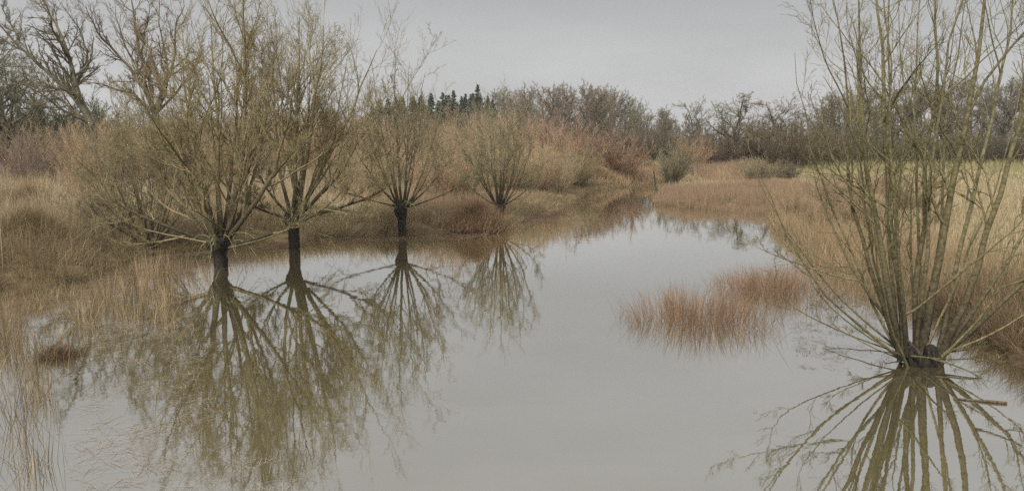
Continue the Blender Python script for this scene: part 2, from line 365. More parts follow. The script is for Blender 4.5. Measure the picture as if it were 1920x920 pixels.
# --- reeds standing in shallow water, left
RP = pixpoly([(140, 610), (150, 560), (230, 505), (330, 485), (400, 500), (380, 560), (350, 610), (250, 625)])
blade_obj('shallow_reeds', [tufts(rng, RP, 42, 26, (.4, .9), TAN, RUST)], 'thin pinkish tan reeds standing in shallow water in front of the left shrub willow')
RP = pixpoly([(-160, 960), (-160, 640), (20, 610), (95, 640), (120, 760), (125, 860), (70, 900), (10, 960)])
blade_obj('foreground_reeds', [tufts(rng, RP, 52, 30, (.35, .9), (.42, .33, .2), BROWN)], 'golden brown reed bed standing in the water at the lower left corner')
RP = pixpoly([(0, 640), (0, 560), (140, 545), (170, 600), (110, 640)])
blade_obj('sparse_reeds', [tufts(rng, RP, 26, 20, (.25, .7), TAN, RUST, lean=.6)], 'sparse reeds in the shallows between the left bank and the corner reed bed')

# --- rust red rushes, right side
RF = pixpoly([(1222, 384), (1240, 370), (1300, 366), (1440, 362), (1520, 366), (1510, 425), (1450, 408), (1330, 395)])
x, y = scatter(rng, RF, 20000, 200, None, .9); h = rng.uniform(.25, .65, len(x)) * (1 + .5 * vnoise(x * .9, y * .9)) + .25 * (rng.random(len(x)) < .08)
blade_obj('rushes', [blades(rng, x, y, np.maximum(ground_z(x, y), -.05), h, wd(x, y, .01, rng), .16, (.36, .25, .165), (.40, .295, .2))], 'rust coloured rush bed at the far right end of the open water')
RF = pixpoly([(1450, 430), (1440, 380), (1560, 352), (1800, 420), (1940, 560), (1960, 700), (1850, 640), (1780, 596), (1690, 566), (1590, 535), (1530, 500), (1490, 458)])
x, y = scatter(rng, RF, 22000, 30, (-1.0, 3.4), .8); h = rng.uniform(.35, .95, len(x))
blade_obj('rushes', [blades(rng, x, y, np.maximum(ground_z(x, y), -.05), h, wd(x, y, .007, rng), .5, RUST, TAN, vb=.35)], 'rusty rushes and sedge on the right bank behind the big foreground willow')
RF = np.array([G(1750, 590)[:2], G(1850, 636)[:2], G(1935, 700)[:2], (9.6, 9), (12, 10), (12.5, 17), (9, 17)])
x, y = scatter(rng, RF, 26000, 30, (-.2, 3.0), .6); h = rng.uniform(.4, .8, len(x))
blade_obj('bank_grass', [blades(rng, x, y, np.maximum(ground_z(x, y), -.03), h, wd(x, y, .007, rng), 1.1, RUSTD, BROWN, az=3.6, azs=1.2, vb=.4)], 'dark brown dead grass hanging over the near right bank')
def tussock(cx_u, cx_v, rx, ry, n, h0, label):
    c = G(cx_u, cx_v); r_ = np.sqrt(rng.random(n)); a = rng.uniform(0, 2 * np.pi, n)
    r_ = r_ * (1 + .3 * np.sin(3 * a + cx_u) + .2 * np.sin(7 * a + cx_v) + rng.normal(0, .12, n)); x = c[0] + rx * r_ * np.cos(a); y = c[1] + ry * r_ * np.sin(a)
    az = np.arctan2(y - c[1], x - c[0]); h = h0 * rng.uniform(.45, 1.15, n) * (1 - .3 * r_ ** 3)
    inner = [blades(rng, x, y, x * 0 - .05, h, np.full(n, .006) * rng.uniform(.7, 1.3, n), .5, (.42, .275, .17), (.27, .175, .11), az=az, azs=.8, vb=.5)]
    m = n // 10; r2 = 1 + .35 * rng.random(m); a = rng.uniform(0, 2 * np.pi, m); x = c[0] + rx * r2 * np.cos(a); y = c[1] + ry * r2 * np.sin(a)
    inner.append(blades(rng, x, y, x * 0 - .03, h0 * rng.uniform(.4, .8, m), np.full(m, .005), .75, RUSTD, BROWN, az=a, azs=.6))
    blade_obj('rush_tussock', inner, label, 'rush tussock', 'rush tussocks in open water', 'thing', (c[0], c[1], 0))
tussock(1305, 598, 1.2, 1.2, 1500, .8, 'nearer rust red rush tussock standing alone in open water')
tussock(1440, 545, 1.1, 1.25, 1500, .75, 'farther rust red rush tussock close to the right bank')

RP = pixpoly([(1340, 620), (1360, 560), (1400, 520), (1520, 500), (1600, 540), (1560, 590), (1480, 600), (1420, 640)])
blade_obj('sparse_rushes', [tufts(rng, RP, 84, 14, (.25, .75), RUST, RUSTD, w=.005, sp=.2, lean=.6)], 'sparse rush stems straggling from the two tussocks toward the right bank')
# --- right meadow
RM = np.array([(14, 30), (9.8, 18), (10.5, 8), (40, 10), (75, 70), (70, 100), (10, 100), (12, 70), (17, 50)], float)
x, y = scatter(rng, RM, 120000, 30, (1.0, 300), .3); z = ground_z(x, y)
g = np.clip(vnoise(x * .15 + 3, y * .12) * .8 + (y - 62) / 40, 0, 1)
h = rng.uniform(.25, .62, len(x)) * np.where(y > 60, .6, 1)
q = rng.random(len(x)) < g * .7
p1 = blades(rng, x[q], y[q], z[q], h[q] * .7, wd(x[q], y[q], .01, rng), .4, GREENISH, (.3, .27, .13))
p2 = blades(rng, x[~q], y[~q], z[~q], h[~q], wd(x[~q], y[~q], .01, rng), .45, (.44, .35, .19), PALE)
blade_obj('meadow_grass', [p1, p2], 'pale straw meadow grass on the right bank behind the willow')
FM = np.array([(-10, 78), (70, 78), (120, 130), (-40, 130)], float)
x, y = scatter(rng, FM, 50000, 200, (3, 400), .3); z = ground_z(x, y); h = rng.uniform(.3, .8, len(x)); h *= np.where(rng.random(len(x)) < .3, 1.6, .7)
blade_obj('far_meadow_grass', [blades(rng, x, y, z, h, wd(x, y, .02, rng), .3, TAN, GREENISH)], 'low green and tan grass on the far meadow before the wood')
FB = pixpoly([(1085, 345), (1100, 322), (1170, 318), (1240, 330), (1235, 346), (1175, 352)])
x, y = scatter(rng, FB, 9000, 300, (0, 100)); z = ground_z(x, y); h = rng.uniform(.6, 1.3, len(x))
blade_obj('far_bank_grass', [blades(rng, x, y, z, h, wd(x, y, .02, rng), .5, RUST, (.50, .36, .22))], 'pinkish dry grass on the far bank at the end of the water')
FB = pixpoly([(1300, 345), (1310, 328), (1400, 322), (1440, 330), (1440, 352), (1380, 356)])
x, y = scatter(rng, FB, 9000, 300, (0, 100)); z = ground_z(x, y); h = rng.uniform(.4, 1.1, len(x)) * (1 + .6 * vnoise(x * .5, y * .5))
blade_obj('far_bank_grass', [blades(rng, x, y, z, h, wd(x, y, .02, rng), .4, RUST, (.47, .35, .22))], 'pinkish grass hummocks behind the far right rush bed')

# --- floating litter
def straws(n, P, zz, L, cA, cB, w, clump=.9):
    x, y = scatter(rng, P, n, 60, None, clump); a = rng.uniform(0, np.pi, n); l = rng.uniform(*L, n)
    d = np.stack([np.cos(a), np.sin(a), 0 * a], -1); p = np.stack([-np.sin(a), np.cos(a), 0 * a], -1) * w
    c0 = np.stack([x, y, np.full(n, zz) + rng.uniform(0, .004, n)], -1)
    V = np.stack([c0 - d * l[:, None] / 2 - p, c0 + d * l[:, None] / 2 - p, c0 + d * l[:, None] / 2 + p, c0 - d * l[:, None] / 2 + p], 1).reshape(-1, 3)
    f = rng.random(n)[:, None]; c = np.array(cA) * (1 - f) + np.array(cB) * f
    return V, np.arange(4 * n).reshape(-1, 4), np.repeat(c, 4, 0)
LP = pixpoly([(130, 920), (160, 700), (140, 600), (350, 600), (400, 640), (370, 720), (430, 800), (560, 900), (520, 925)])
blade_obj('floating_litter', [straws(1700, LP, .006, (.05, .3), (.50, .43, .35), (.34, .28, .21), .0022, 1.4)], 'pinkish tan straw litter floating on the water at lower left')
LP = pixpoly([(0, 620), (20, 548), (150, 535), (290, 480), (400, 470), (400, 500), (160, 590)])
blade_obj('floating_litter', [straws(4500, LP, .006, (.04, .3), (.36, .28, .2), (.22, .16, .11), .003, 1.2)], 'brown reed litter floating along the left bank edge')
LP = pixpoly([(1500, 690), (1480, 600), (1560, 545), (1700, 570), (1700, 650), (1640, 700)])
blade_obj('floating_litter', [straws(1100, LP, .006, (.04, .22), (.24, .17, .11), (.15, .1, .07), .0025, 1.2)], 'thin brown twig litter floating left of the big foreground willow')
LP = pixpoly([(430, 470), (500, 455), (700, 441), (860, 436), (1000, 408), (1100, 372), (1110, 382), (1000, 425), (860, 450), (640, 455), (500, 470)])
blade_obj('floating_litter', [straws(2500, LP, .006, (.1, .5), (.28, .19, .13), (.18, .12, .08), .012, .7)], 'brown litter line floating along the middle of the left shore')

# ------------------------------------------------------------------ hero willows
OLIVE = (.33, .275, .15)
def knobby_trunk(rng, base, top, r0, r1, r2, K=16, sides=18, extra=0.0):
    t = np.linspace(0, 1, K); base, top = np.array(base), np.array(top)
    P = base[None] * (1 - t)[:, None] + top[None] * t[:, None]; P[:, 0] += .02 * np.sin(t * 5 + base[0]); P[:, 1] += .02 * np.cos(t * 4)
    rad = np.interp(t, [0, .12, .6, .82, .93, 1.0], [r0 * 1.12, r0, r1, r2, r2 * .92, r2 * .35])
    V, Fq = tubes(P[None], rad[None], sides)
    ax = P.repeat(sides, 0); d = V - ax; th = np.arctan2(d[:, 1], d[:, 0]); zz = V[:, 2]
    k = 1 + .09 * np.sin(5 * th + 3 * zz) + .06 * np.sin(9 * th - 5 * zz + 1) + .07 * np.sin(3 * th + 11 * zz) * (t.repeat(sides) > .5) + rng.normal(0, .025, len(V))
    V = ax + d * k[:, None]
    cap = np.array([[len(V) - sides + i for i in range(sides)]])
    return V, Fq
def bez(P0, Pc, P1, K):
    t = np.linspace(0, 1, K)[:, None]; return P0 * (1 - t) ** 2 + 2 * Pc * t * (1 - t) + P1 * t ** 2

def hero_willow(name, seed, base_uv, head_v, trunk_r, tips, n_rand, spread, htop, r_stem, label, color, twig=(13, 7, 4), rmin=.0042, head_w=1.0, ring=.5, stumps=None, forks=2, shoots=0, sh_len=.9, low=0, tw_up=.10, tl=.36, l2=1.2, group='pollard willows standing at the water'):
    rng = np.random.default_rng(seed)
    g = G(*base_uv); Y0 = g[1]; base = np.array([g[0], Y0, -.35]); head = AT(base_uv[0], head_v, Y0)
    root = empty(name, (g[0], Y0, 0)); tag(root, label, 'tree', group)
    O = np.array([g[0], Y0, 0.0]); hd = head - O
    heads = []
    for (bx, by, hx, hy, hz, tr_) in (stumps or [(0, 0, 0, 0, 0, trunk_r)]):
        hk = hd + np.array([hx, hy, hz]); heads.append((hk, tr_))
        V, Fq = knobby_trunk(rng, base - O + np.array([bx, by, 0]), hk + np.array([0, 0, .12]), tr_, tr_ * .95, tr_ * 1.5 * head_w)
        obj('trunk', mesh_from('trunk', V, Fq, smooth=True), M_TRUNK, root)
    stems = []; K = 12
    allt = []
    for tip in tips:
        u, v, dy = tip[:3]; rs = tip[3] if len(tip) > 3 else 1.0
        allt.append((AT(u, v, Y0 + dy) - O, rs, tip[4] if len(tip) > 4 else .55))
    for i in range(n_rand):
        a = rng.uniform(0, 2 * np.pi); e = math.sqrt(rng.random()); rr_ = spread * e
        zt = hd[2] + (htop - hd[2]) * (1 - .38 * e ** 2) * rng.uniform(.55, 1.0)
        allt.append((np.array([rr_ * np.cos(a), rr_ * np.sin(a), zt]), rng.uniform(.4, .8), .6))
    for i in range(low):
        a = rng.uniform(0, 2 * np.pi); rr_ = spread * rng.uniform(.35, .8)
        allt.append((np.array([rr_ * np.cos(a), rr_ * np.sin(a), hd[2] + rng.uniform(-.35, .5)]), rng.uniform(.2, .35), .8))
    for q_ in range(shoots):
        hk, tr_ = heads[q_ % len(heads)]; a = rng.uniform(0, 2 * np.pi); l_ = rng.uniform(.5, 1.15) * sh_len; dv = np.array([np.cos(a), np.sin(a), 0])
        Pa = hk + dv * tr_ * .8 + np.array([0, 0, rng.uniform(-.15, .05)]); Pz = Pa + dv * l_ + np.array([0, 0, rng.uniform(-.45, .25) * l_]); Pm = Pa + dv * l_ * .45 + np.array([0, 0, .45 * l_])
        Pq = bez(Pa, Pm, Pz, 9); Pq[1:] += rng.normal(0, .02, (8, 3)); Rq = np.linspace(.012, .004, 9)
        S_, D_, L_, r2_ = spawn(rng, Pq[None], Rq[None], 6, .25, 1, R(42), .5, .005); lv_ = [(Pq[None], Rq[None], 5, 1.), (*grow(rng, S_, D_, L_, r2_, 5, up=-.03, wob=.13), 3, 1.)]
        obj('shoot', levels_mesh('shoot', lv_, rng), M_BARK, root, color=(.36, .34, .17))
    sP, sR = [], []
    hd0 = hd
    for T, rs, out_ in allt:
        hd, trunk_r = min(heads, key=lambda h_: abs(T[0] * .3 - h_[0][0]) + rng.uniform(0, .18 * len(heads)))
        dh = T - hd; dxy = dh[:2]; L = np.linalg.norm(dh); nrm2 = dxy / (np.linalg.norm(dxy) + 1e-6)
        P0 = hd + np.array([*(nrm2 * trunk_r * ring * 1.3 * min(1, np.linalg.norm(dxy))), rng.uniform(-.22, -.02) * head_w])
        Pc = P0 + np.array([*(dxy * out_ * 1.15), dh[2] * (.42 if dh[2] > 0 else 1.2) + (.25 if out_ > .7 else 0)])
        P = bez(P0, Pc, T, K)
        wob = np.cumsum(rng.normal(0, .034 * L / 4, (K, 3)), 0); wob -= wob[0]; P = P + wob * np.linspace(0, 1, K)[:, None] ** .5
        r0 = r_stem * rs
        R_ = r0 * np.interp(np.linspace(0, 1, K), [0, .08, .5, 1], [1.35, 1.0, .62, .14]); R_ = np.maximum(R_, rmin)
        sP.append(P); sR.append(R_)
        V, Fq = tubes(P[None], R_[None], 7)
        big = rs >= .5
        if big:
            obj('stem', mesh_from('stem', V, Fq, {'lev': np.full(len(V), .0) + np.clip((V[:, 2] - hd0[2] - .3) / 2.2, 0, .65), 'var': np.full(len(V), rng.uniform(.85, 1.15))}, smooth=True), M_BARK, root, color=color)
            stems.append(None)
        else: stems.append((P, R_))
    sP, sR = np.array(sP), np.array(sR)
    levels = []
    sm = [q for q in stems if q is not None]
    if sm: levels.append((np.array([q[0] for q in sm]), np.array([q[1] for q in sm]), 5, .75))
    bigm = np.array([a_[1] >= .5 for a_ in allt])
    if forks:
        S, D, L, r_ = spawn(rng, sP[bigm], sR[bigm], forks, .12, .75, R(33), .68, rmin * 2, rr=.72, fall=.45, jitter=.35)
        Pf, Rf = grow(rng, S, D, L, r_, K, up=.055, wob=.10, taper=.14); levels.append((Pf, np.maximum(Rf, rmin), 6, .7))
        sP = np.concatenate([sP, Pf]); sR = np.concatenate([sR, Rf]); bigm = np.concatenate([bigm, np.ones(len(Pf), bool)])
    SS = [spawn(rng, sP[bigm], sR[bigm], twig[0], .3, 1.0, R(36), tl, rmin * l2, rr=.5, fall=.4, jitter=.45)]
    if (~bigm).any(): SS.append(spawn(rng, sP[~bigm], sR[~bigm], max(3, twig[0] // 2), .3, .99, R(31), tl * .9, rmin * 1.1, rr=.5, fall=.5))
    S, D, L, r_ = [np.concatenate([q_[k] for q_ in SS]) for k in range(4)]
    P2, R2 = grow(rng, S, D, np.minimum(L, 2.8), r_, 8, up=tw_up, wob=.13, taper=.3); levels.append((P2, np.maximum(R2, rmin), 4, .85))
    S, D, L, r_ = spawn(rng, P2, R2, twig[1], .1, 1.0, R(36), .5, rmin, rr=.6, fall=.35)
    P3, R3 = grow(rng, S, D, L, r_, 5, up=tw_up * .8, wob=.12, taper=.6); levels.append((P3, np.maximum(R3, rmin * .9), 3, 1.0))
    if twig[2]:
        S, D, L, r_ = spawn(rng, P3, R3, twig[2], .15, 1.0, R(38), .5, rmin * .9, rr=.8, fall=.4)
        P4, R4 = grow(rng, S, D, np.maximum(L, .10), r_, 3, up=.06, wob=.1, taper=.7); levels.append((P4, R4, 3, 1.0))
    obj('crown', levels_mesh('crown', levels, rng), M_BARK, root, color=color)
    return root

hero_willow('willow_tree', 11, (412, 500), 452, .20,
    [(482, -15, .3, 1.35, .55), (400, 40, .6, 1.1, .3), (345, 110, -.4, 1.2, .6), (262, 215, .5, .95, .6), (190, 330, -.5, .7, .85), (560, 110, -.5, 1.0, .7), (640, 315, -.6, .7, .9), (225, 395, -.8, .4, .9), (440, 20, 1.5, .9, .4), (330, 60, 1.6, .8, .6), (520, 90, 1.3, .7, .6), (470, 210, -1.4, .6, .6), (600, 380, -1.0, .4, .9)],
    1, 3.2, 6.4, .08, 'big spreading pollard willow with a short black trunk in water, first from the left', OLIVE, (10, 7, 5), forks=4, low=0, shoots=20, sh_len=1.25, head_w=1.15, tl=.46, l2=1.6)
hero_willow('willow_tree', 12, (550, 467), 400, .185,
    [(548, 20, .3, 1.1, .7), (612, 40, -.4, 1.15, .45), (710, 110, .2, 1.1, .35), (690, 210, -.6, .7, .6), (500, 70, .6, .9, .6), (575, 90, 1.3, .8, .5), (722, 335, -.5, .7, .85), (468, 372, -.8, .6, .9), (462, 250, -.3, .6, .7), (650, 130, 1.4, .7, .6)],
    1, 3.0, 6.6, .076, 'tall pollard willow whose bare black trunk rises straight from open water, second from the left', OLIVE, (10, 7, 5), forks=4, low=0, shoots=18, sh_len=1.2, head_w=1.0, tl=.46, l2=1.6)
hero_willow('willow_tree', 13, (753, 442), 385, .165,
    [(600, 320, .3, .6, .7), (640, 235, -.5, .7), (675, 170, .5, .8), (710, 120, -.4, .8), (742, 92, .2, 1.0, .2), (768, 110, .6, .8), (800, 140, -.5, .8), (835, 190, .3, .8), (860, 260, -.6, .7), (875, 330, .2, .5, .8), (720, 150, 1.0, .7), (785, 165, 1.2, .7), (700, 250, -1.2, .6), (820, 270, -1.2, .6)],
    3, 3.0, 6.4, .055, 'fan shaped pollard willow on a thin dark trunk, third from the left', (.30, .255, .155), (8, 5, 4), low=1, shoots=7, rmin=.0045, tl=.4)
hero_willow('willow_tree', 14, (936, 416), 384, .19,
    [(850, 300, .3, .6, .7), (868, 240, -.5, .7), (893, 205, .5, .8), (915, 185, -.6, .9), (938, 172, .3, 1.0), (962, 180, -.4, .8), (985, 205, .5, .8), (1003, 250, -.3, .7), (1015, 310, .3, .5, .8), (925, 230, 1.6, .8), (955, 225, -1.5, .8)],
    6, 2.9, 6.0, .055, 'bushy upright olive pollard willow with a very short black trunk, fourth from the left', (.31, .27, .16), (8, 5, 3), low=3, rmin=.005)
hero_willow('shrub_willow', 15, (285, 470), 455, .11,
    [(150, 330, .3, .7), (190, 270, -.3, .9), (235, 230, .4, .9), (262, 190, .6, 1.0), (205, 350, -.8, .6), (130, 380, .2, .5, .8), (300, 200, .9, .8), (340, 240, .4, .7), (170, 400, -.6, .5, .8), (250, 280, -.8, .7), (225, 190, 1.2, .8), (110, 330, 1.0, .6)],
    14, 2.8, 4.6, .05, 'low multi stemmed willow leaning over the left bank, left of the first black trunk', (.30, .26, .16), (8, 5, 4), low=3, group='pollard willows standing at the water')
# the big one, lower right
hero_willow('willow_tree', 16, (1730, 684), 664, .13,
    [(1425, 300, .3, .45, .7), (1500, 250, .3, .6, .6), (1480, 110, .8, .45, .5), (1535, -40, .2, .8, .55), (1585, -90, -.3, 1.0, .5), (1640, -140, .5, .6, .6), (1670, -120, -.6, .6, .4), (1700, -200, .6, 1.15, .4), (1760, -190, .3, 1.0, .2), (1795, -190, -.4, .7, .6), (1850, -160, .2, 1.35, .5), (1915, -180, .4, .8, .4), (1985, -120, -.2, 1.15, .5), (2030, 100, .4, .7, .6), (2060, 300, .3, .8, .75),
     (1560, 120, 1.2, .5, .4), (1620, 0, 1.7, .7), (1720, -60, 2.0, .6), (1820, -60, 1.8, .7), (1690, -60, -1.3, .5, .5), (1600, 200, -1.0, .4), (1400, 250, .9, .4, .6), (1530, 480, -.6, .25, .9), (1450, 500, .4, .25, .9), (1560, 600, .2, .2, .9), (1900, 420, -.7, .4, .8), (1960, 520, -.3, .35, .9)],
    2, 2.3, 5.0, .052, 'large many stemmed willow in the water at lower right, taller than the picture', (.25, .22, .115), (9, 6, 3), rmin=.0026, head_w=.6, ring=1.0, low=8, tl=.27,
    stumps=[(-.10, .02, -.20, .05, .02, .10), (.09, 0, .13, -.02, .05, .12), (.0, .16, -.03, .19, .02, .09), (-.02, .05, -.02, .04, -.12, .21)], forks=1)

# ------------------------------------------------------------------ generic bare shrub and tree kinds
def shrub_proto(seed, H=5.0, nst=34, spread=.5, rmin=.009, dens=(11, 7), rs=.03, fan=.55, K1=7):
    rng = np.random.default_rng(seed); a = rng.uniform(0, 2 * np.pi, nst); e = np.sqrt(rng.random(nst)) * fan
    S = np.stack([np.cos(a) * spread * rng.random(nst), np.sin(a) * spread * rng.random(nst), np.full(nst, -.2)], -1)
    D = np.stack([np.cos(a) * np.sin(e), np.sin(a) * np.sin(e), np.cos(e)], -1); L = H * rng.uniform(.45, 1.1, nst) * (1 - .15 * e)
    P1, R1 = grow(rng, S, D, L, np.full(nst, rs) * rng.uniform(.6, 1.2, nst), K1, up=.05, wob=.09, taper=.3)
    S, D, l, r = spawn(rng, P1, R1, dens[0], .12, 1.0, R(32), .38, rmin, rr=.5, fall=.5)
    P2, R2 = grow(rng, S, D, l, r, 5, up=.1, wob=.12, taper=.5)
    S, D, l, r = spawn(rng, P2, R2, dens[1], .1, 1.0, R(36), .5, rmin * .8, rr=.7, fall=.4)
    P3, R3 = grow(rng, S, D, l, r, 3, up=.1, wob=.12, taper=.6)
    return levels_mesh('stem', [(P1, R1, 4, .6)], rng), levels_mesh('crown', [(P2, R2, 3, .85), (P3, R3, 3, 1.)], rng)
def tree_proto(seed, H=15.0, tr=.3, t_first=.25, nl=13, rmin=.03, ang=48, dens=(7, 6, 5), up=.12, gnarl=.16, ratio=.55, fall=.5, lean=(0, 0), vase=False):
    rng = np.random.default_rng(seed)
    S = np.array([[0, 0, -.4]]); D = np.array([[lean[0], lean[1], 1.0]])
    P0, R0 = grow(rng, S, D, np.array([H * .85]), np.array([tr]), 10, up=.05, wob=gnarl * .35, taper=.22)
    S, D, l, r = spawn(rng, P0, R0, nl, t_first, 1.0, R(ang), ratio, rmin * 2, rr=.6, fall=fall)
    P1, R1 = grow(rng, S, D, l, r, 8, up=up, wob=gnarl, taper=.3)
    S, D, l, r = spawn(rng, P1, R1, dens[0], .2, 1.0, R(42), .5, rmin * 1.3, rr=.6)
    P2, R2 = grow(rng, S, D, l, r, 6, up=up * .8, wob=gnarl, taper=.45)
    S, D, l, r = spawn(rng, P2, R2, dens[1], .15, 1.0, R(42), .5, rmin, rr=.65)
    P3, R3 = grow(rng, S, D, l, r, 4, up=.08, wob=gnarl, taper=.6)
    lv = [(P1, R1, 5, .2), (P2, R2, 4, .55), (P3, R3, 3, .85)]
    if dens[2]:
        S, D, l, r = spawn(rng, P3, R3, dens[2], .15, 1.0, R(42), .55, rmin * .8, rr=.8, fall=.3)
        P4, R4 = grow(rng, S, D, l, r, 3, up=.06, wob=gnarl * .8, taper=.7); lv.append((P4, R4, 3, 1.))
    return levels_mesh('trunk', [(P0, R0, 9, .0)], rng), levels_mesh('crown', lv, rng)
def conifer_proto(seed, H=15.0):
    rng = np.random.default_rng(seed)
    P0, R0 = grow(rng, np.array([[0, 0, -.3]]), np.array([[0, 0, 1.]]), np.array([H + .3]), np.array([.2]), 8, up=.3, wob=.006, taper=.08)
    n = 230; t = np.sort(rng.uniform(.12, .985, n)); a = rng.uniform(0, 2 * np.pi, n); L = (1 - t) * H * .21 * rng.uniform(.7, 1.2, n) + .08
    S = np.stack([0 * t, 0 * t, t * H], -1); D = np.stack([np.cos(a), np.sin(a), .25 - .6 * (1 - t)], -1)
    P1, R1 = grow(rng, S, D, L, np.full(n, .03), 5, up=.03, wob=.05, taper=.4)
    # needle sprays: flat kite faces along each branch
    m = 22; tt = rng.random((n, m)); f = tt * 4; i = np.minimum(f.astype(int), 3); f = (f - i)[..., None]; ii = np.arange(n)[:, None]
    c = (P1[ii, i] * (1 - f) + P1[ii, i + 1] * f).reshape(-1, 3); T = nrm((P1[ii, i + 1] - P1[ii, i]).reshape(-1, 3)); k = len(c)
    sd = nrm(np.cross(T, np.array([[0, 0, 1.]])) + rng.normal(0, .3, (k, 3))) * np.where(rng.random(k) < .5, 1, -1)[:, None]
    dr = nrm(T * .8 + sd + rng.normal(0, .25, (k, 3)) + np.array([[0, 0, -.35]])); l = (rng.uniform(.3, .65, (n, m)) * np.clip(.25 + 3.2 * (1 - t), 0, 1)[:, None]).reshape(-1, 1)
    wv = nrm(np.cross(dr, rng.normal(size=(k, 3)))) * .09
    V = np.stack([c, c + dr * l * .5 + wv, c + dr * l, c + dr * l * .5 - wv], 1).reshape(-1, 3)
    me = mesh_from('foliage', V, np.arange(4 * k).reshape(-1, 4), {'var': np.repeat(rng.random(k), 4)})
    return levels_mesh('trunk', [(P0, R0, 8, 0), (P1, R1, 3, 0)], rng), me

class Kind:
    def __init__(s, name, parts, mats, part_names, H): 
        s.name, s.parts, s.mats, s.pn = name, parts, mats, part_names
        z = np.empty(len(parts[1].vertices) * 3, np.float32); parts[1].vertices.foreach_get('co', z); s.H = float(np.percentile(z[2::3], 99.3))
    def place(s, x, y, h, rz, color, label, cat, group=None, wide=1.0, z=None):
        o = empty(s.name, (x, y, gz(x, y) if z is None else z), rz); k = h / s.H; kw = k * wide; o.scale = (kw, kw, k); tag(o, label, cat, group)
        for me, m, pn in zip(s.parts, s.mats, s.pn): obj(pn, me, m, o, color=color)
        return o
SH = [Kind('bare_shrub', shrub_proto(20 + i, 5.0, 30 + 4 * i, fan=f, rmin=.008, dens=(12, 8)), (M_BARK, M_BARK), ('stem', 'crown'), 5.0) for i, f in enumerate((.55, .75, .4))]
DB = [Kind('bare_shrub', shrub_proto(30 + i, 5.0, 55, .6, rmin=.016, dens=(13, 9), fan=.75), (M_BARK, M_BARK), ('stem', 'crown'), 5.0) for i in range(2)]
TR = [Kind('bare_tree', tree_proto(40 + i, 15, .26, .22, 20, .02, 50, (9, 7, 5), up=.12, ratio=.52, gnarl=.13, fall=.45), (M_FAR, M_FAR), ('trunk', 'crown'), 15.0) for i in range(3)]
OAK = [Kind('oak_tree', tree_proto(50 + i, 13, .27, .15, 22, .012, 58, (10, 8, 6), up=.06, gnarl=.19, ratio=.62, fall=.45), (M_FAR, M_FAR), ('trunk', 'crown'), 13.0) for i in range(2)]
CO = [Kind('conifer_tree', conifer_proto(60 + i), (M_FAR, M_NEEDLE), ('trunk', 'foliage'), 15.0) for i in range(2)]

rng = np.random.default_rng(77); pr = random.Random(4)
COLS = {'olive brown': (.40, .33, .19), 'tan': (.54, .41, .255), 'rust brown': (.48, .34, .21), 'reddish purple': (.44, .30, .22), 'grey brown': (.27, .235, .18)}
placed_labels = {}
def top_h(u, vtop, Y, x=None):
    return AT(u, vtop, Y)[2] - .6
def put(kind, u, Y, vtop, colname, label, cat, group=None, wide=1.0, col=None):
    x = AT(u, 300, Y)[0]; h = max(1.2, top_h(u, vtop, Y)); c = col or COLS[colname]; k_ = pr.uniform(.85, 1.15); c = tuple(q * k_ * pr.uniform(.975, 1.025) for q in c)
    return kind.place(x, Y, h, pr.uniform(0, 6.28), c, label, cat, group, wide)
VT_U = [0, 130, 200, 300, 420, 560, 660, 720, 780, 860, 930, 1000, 1060, 1110]
VT_V = [235, 240, 215, 198, 195, 202, 212, 218, 214, 202, 184, 206, 226, 255]
BEHIND = [(200, 'the shrub willow on the left bank'), (480, 'the first black trunked willow'), (650, 'the second black trunked willow'), (845, 'the third, fan shaped willow'), (1000, 'the fourth, bushy willow'), (1200, 'the last willows before the water ends')]
def behind(u):
    for a, b in BEHIND:
        if u < a: return b
    return BEHIND[-1][1]
for i in range(104):
    u = 110 + (1090 - 110) * (i + pr.random()) / 104; Y = pr.uniform(66, 96)
    x = AT(u, 300, Y)[0]
    if shore_dist(np.array([x]), np.array([Y]))[0] < 4: Y = Y + 16; x = AT(u, 300, Y)[0]
    vt = np.interp(u, VT_U, VT_V) + pr.uniform(0, 42)
    if 600 < u < 760: cn = pr.choice(['rust brown', 'tan', 'reddish purple'])
    elif u > 980: cn = pr.choice(['reddish purple', 'rust brown', 'tan'])
    else: cn = pr.choice(['olive brown', 'tan', 'tan', 'rust brown', 'grey brown'])
    put(pr.choice(SH), u, Y, vt, cn, f'{cn} leafless shrub in the thicket behind {behind(u)}', 'shrub', 'shrubs of the thicket on the left bank', pr.uniform(.8, 1.15))
for i in range(44):
    u = 600 + (1092 - 600) * (i + pr.random()) / 44; Y = pr.uniform(40, 62)
    if abs(u - 753) < 45 or abs(u - 936) < 45: Y = max(Y, 50)
    x = AT(u, 300, Y)[0]
    for k_ in range(14):
        if shore_dist(np.array([x]), np.array([Y]))[0] > 1.2: break
        Y += 2; x = AT(u, 300, Y)[0]
    cn = pr.choice(['tan', 'olive brown', 'tan', 'rust brown'])
    put(pr.choice(SH), u, Y, pr.uniform(258, 305), cn, f'low {cn} shrub on the shore behind {behind(u).replace("black trunked ", "").replace("before the water ends", "").strip()}', 'shrub', 'shrubs along the left shore', pr.uniform(1.0, 1.4))
for i in range(26):
    u = 118 + 330 * (i + pr.random()) / 26; cn = pr.choice(['tan', 'rust brown', 'olive brown'])
    put(pr.choice(SH), u, pr.uniform(42, 58), np.interp(u, [118, 200, 450], [232, 222, 250]) + pr.uniform(-8, 22), cn, f'{cn} leafless shrub in the tall brush between the leaning oak and first willow', 'shrub', 'tall brush under the left oaks', pr.uniform(.8, 1.1))
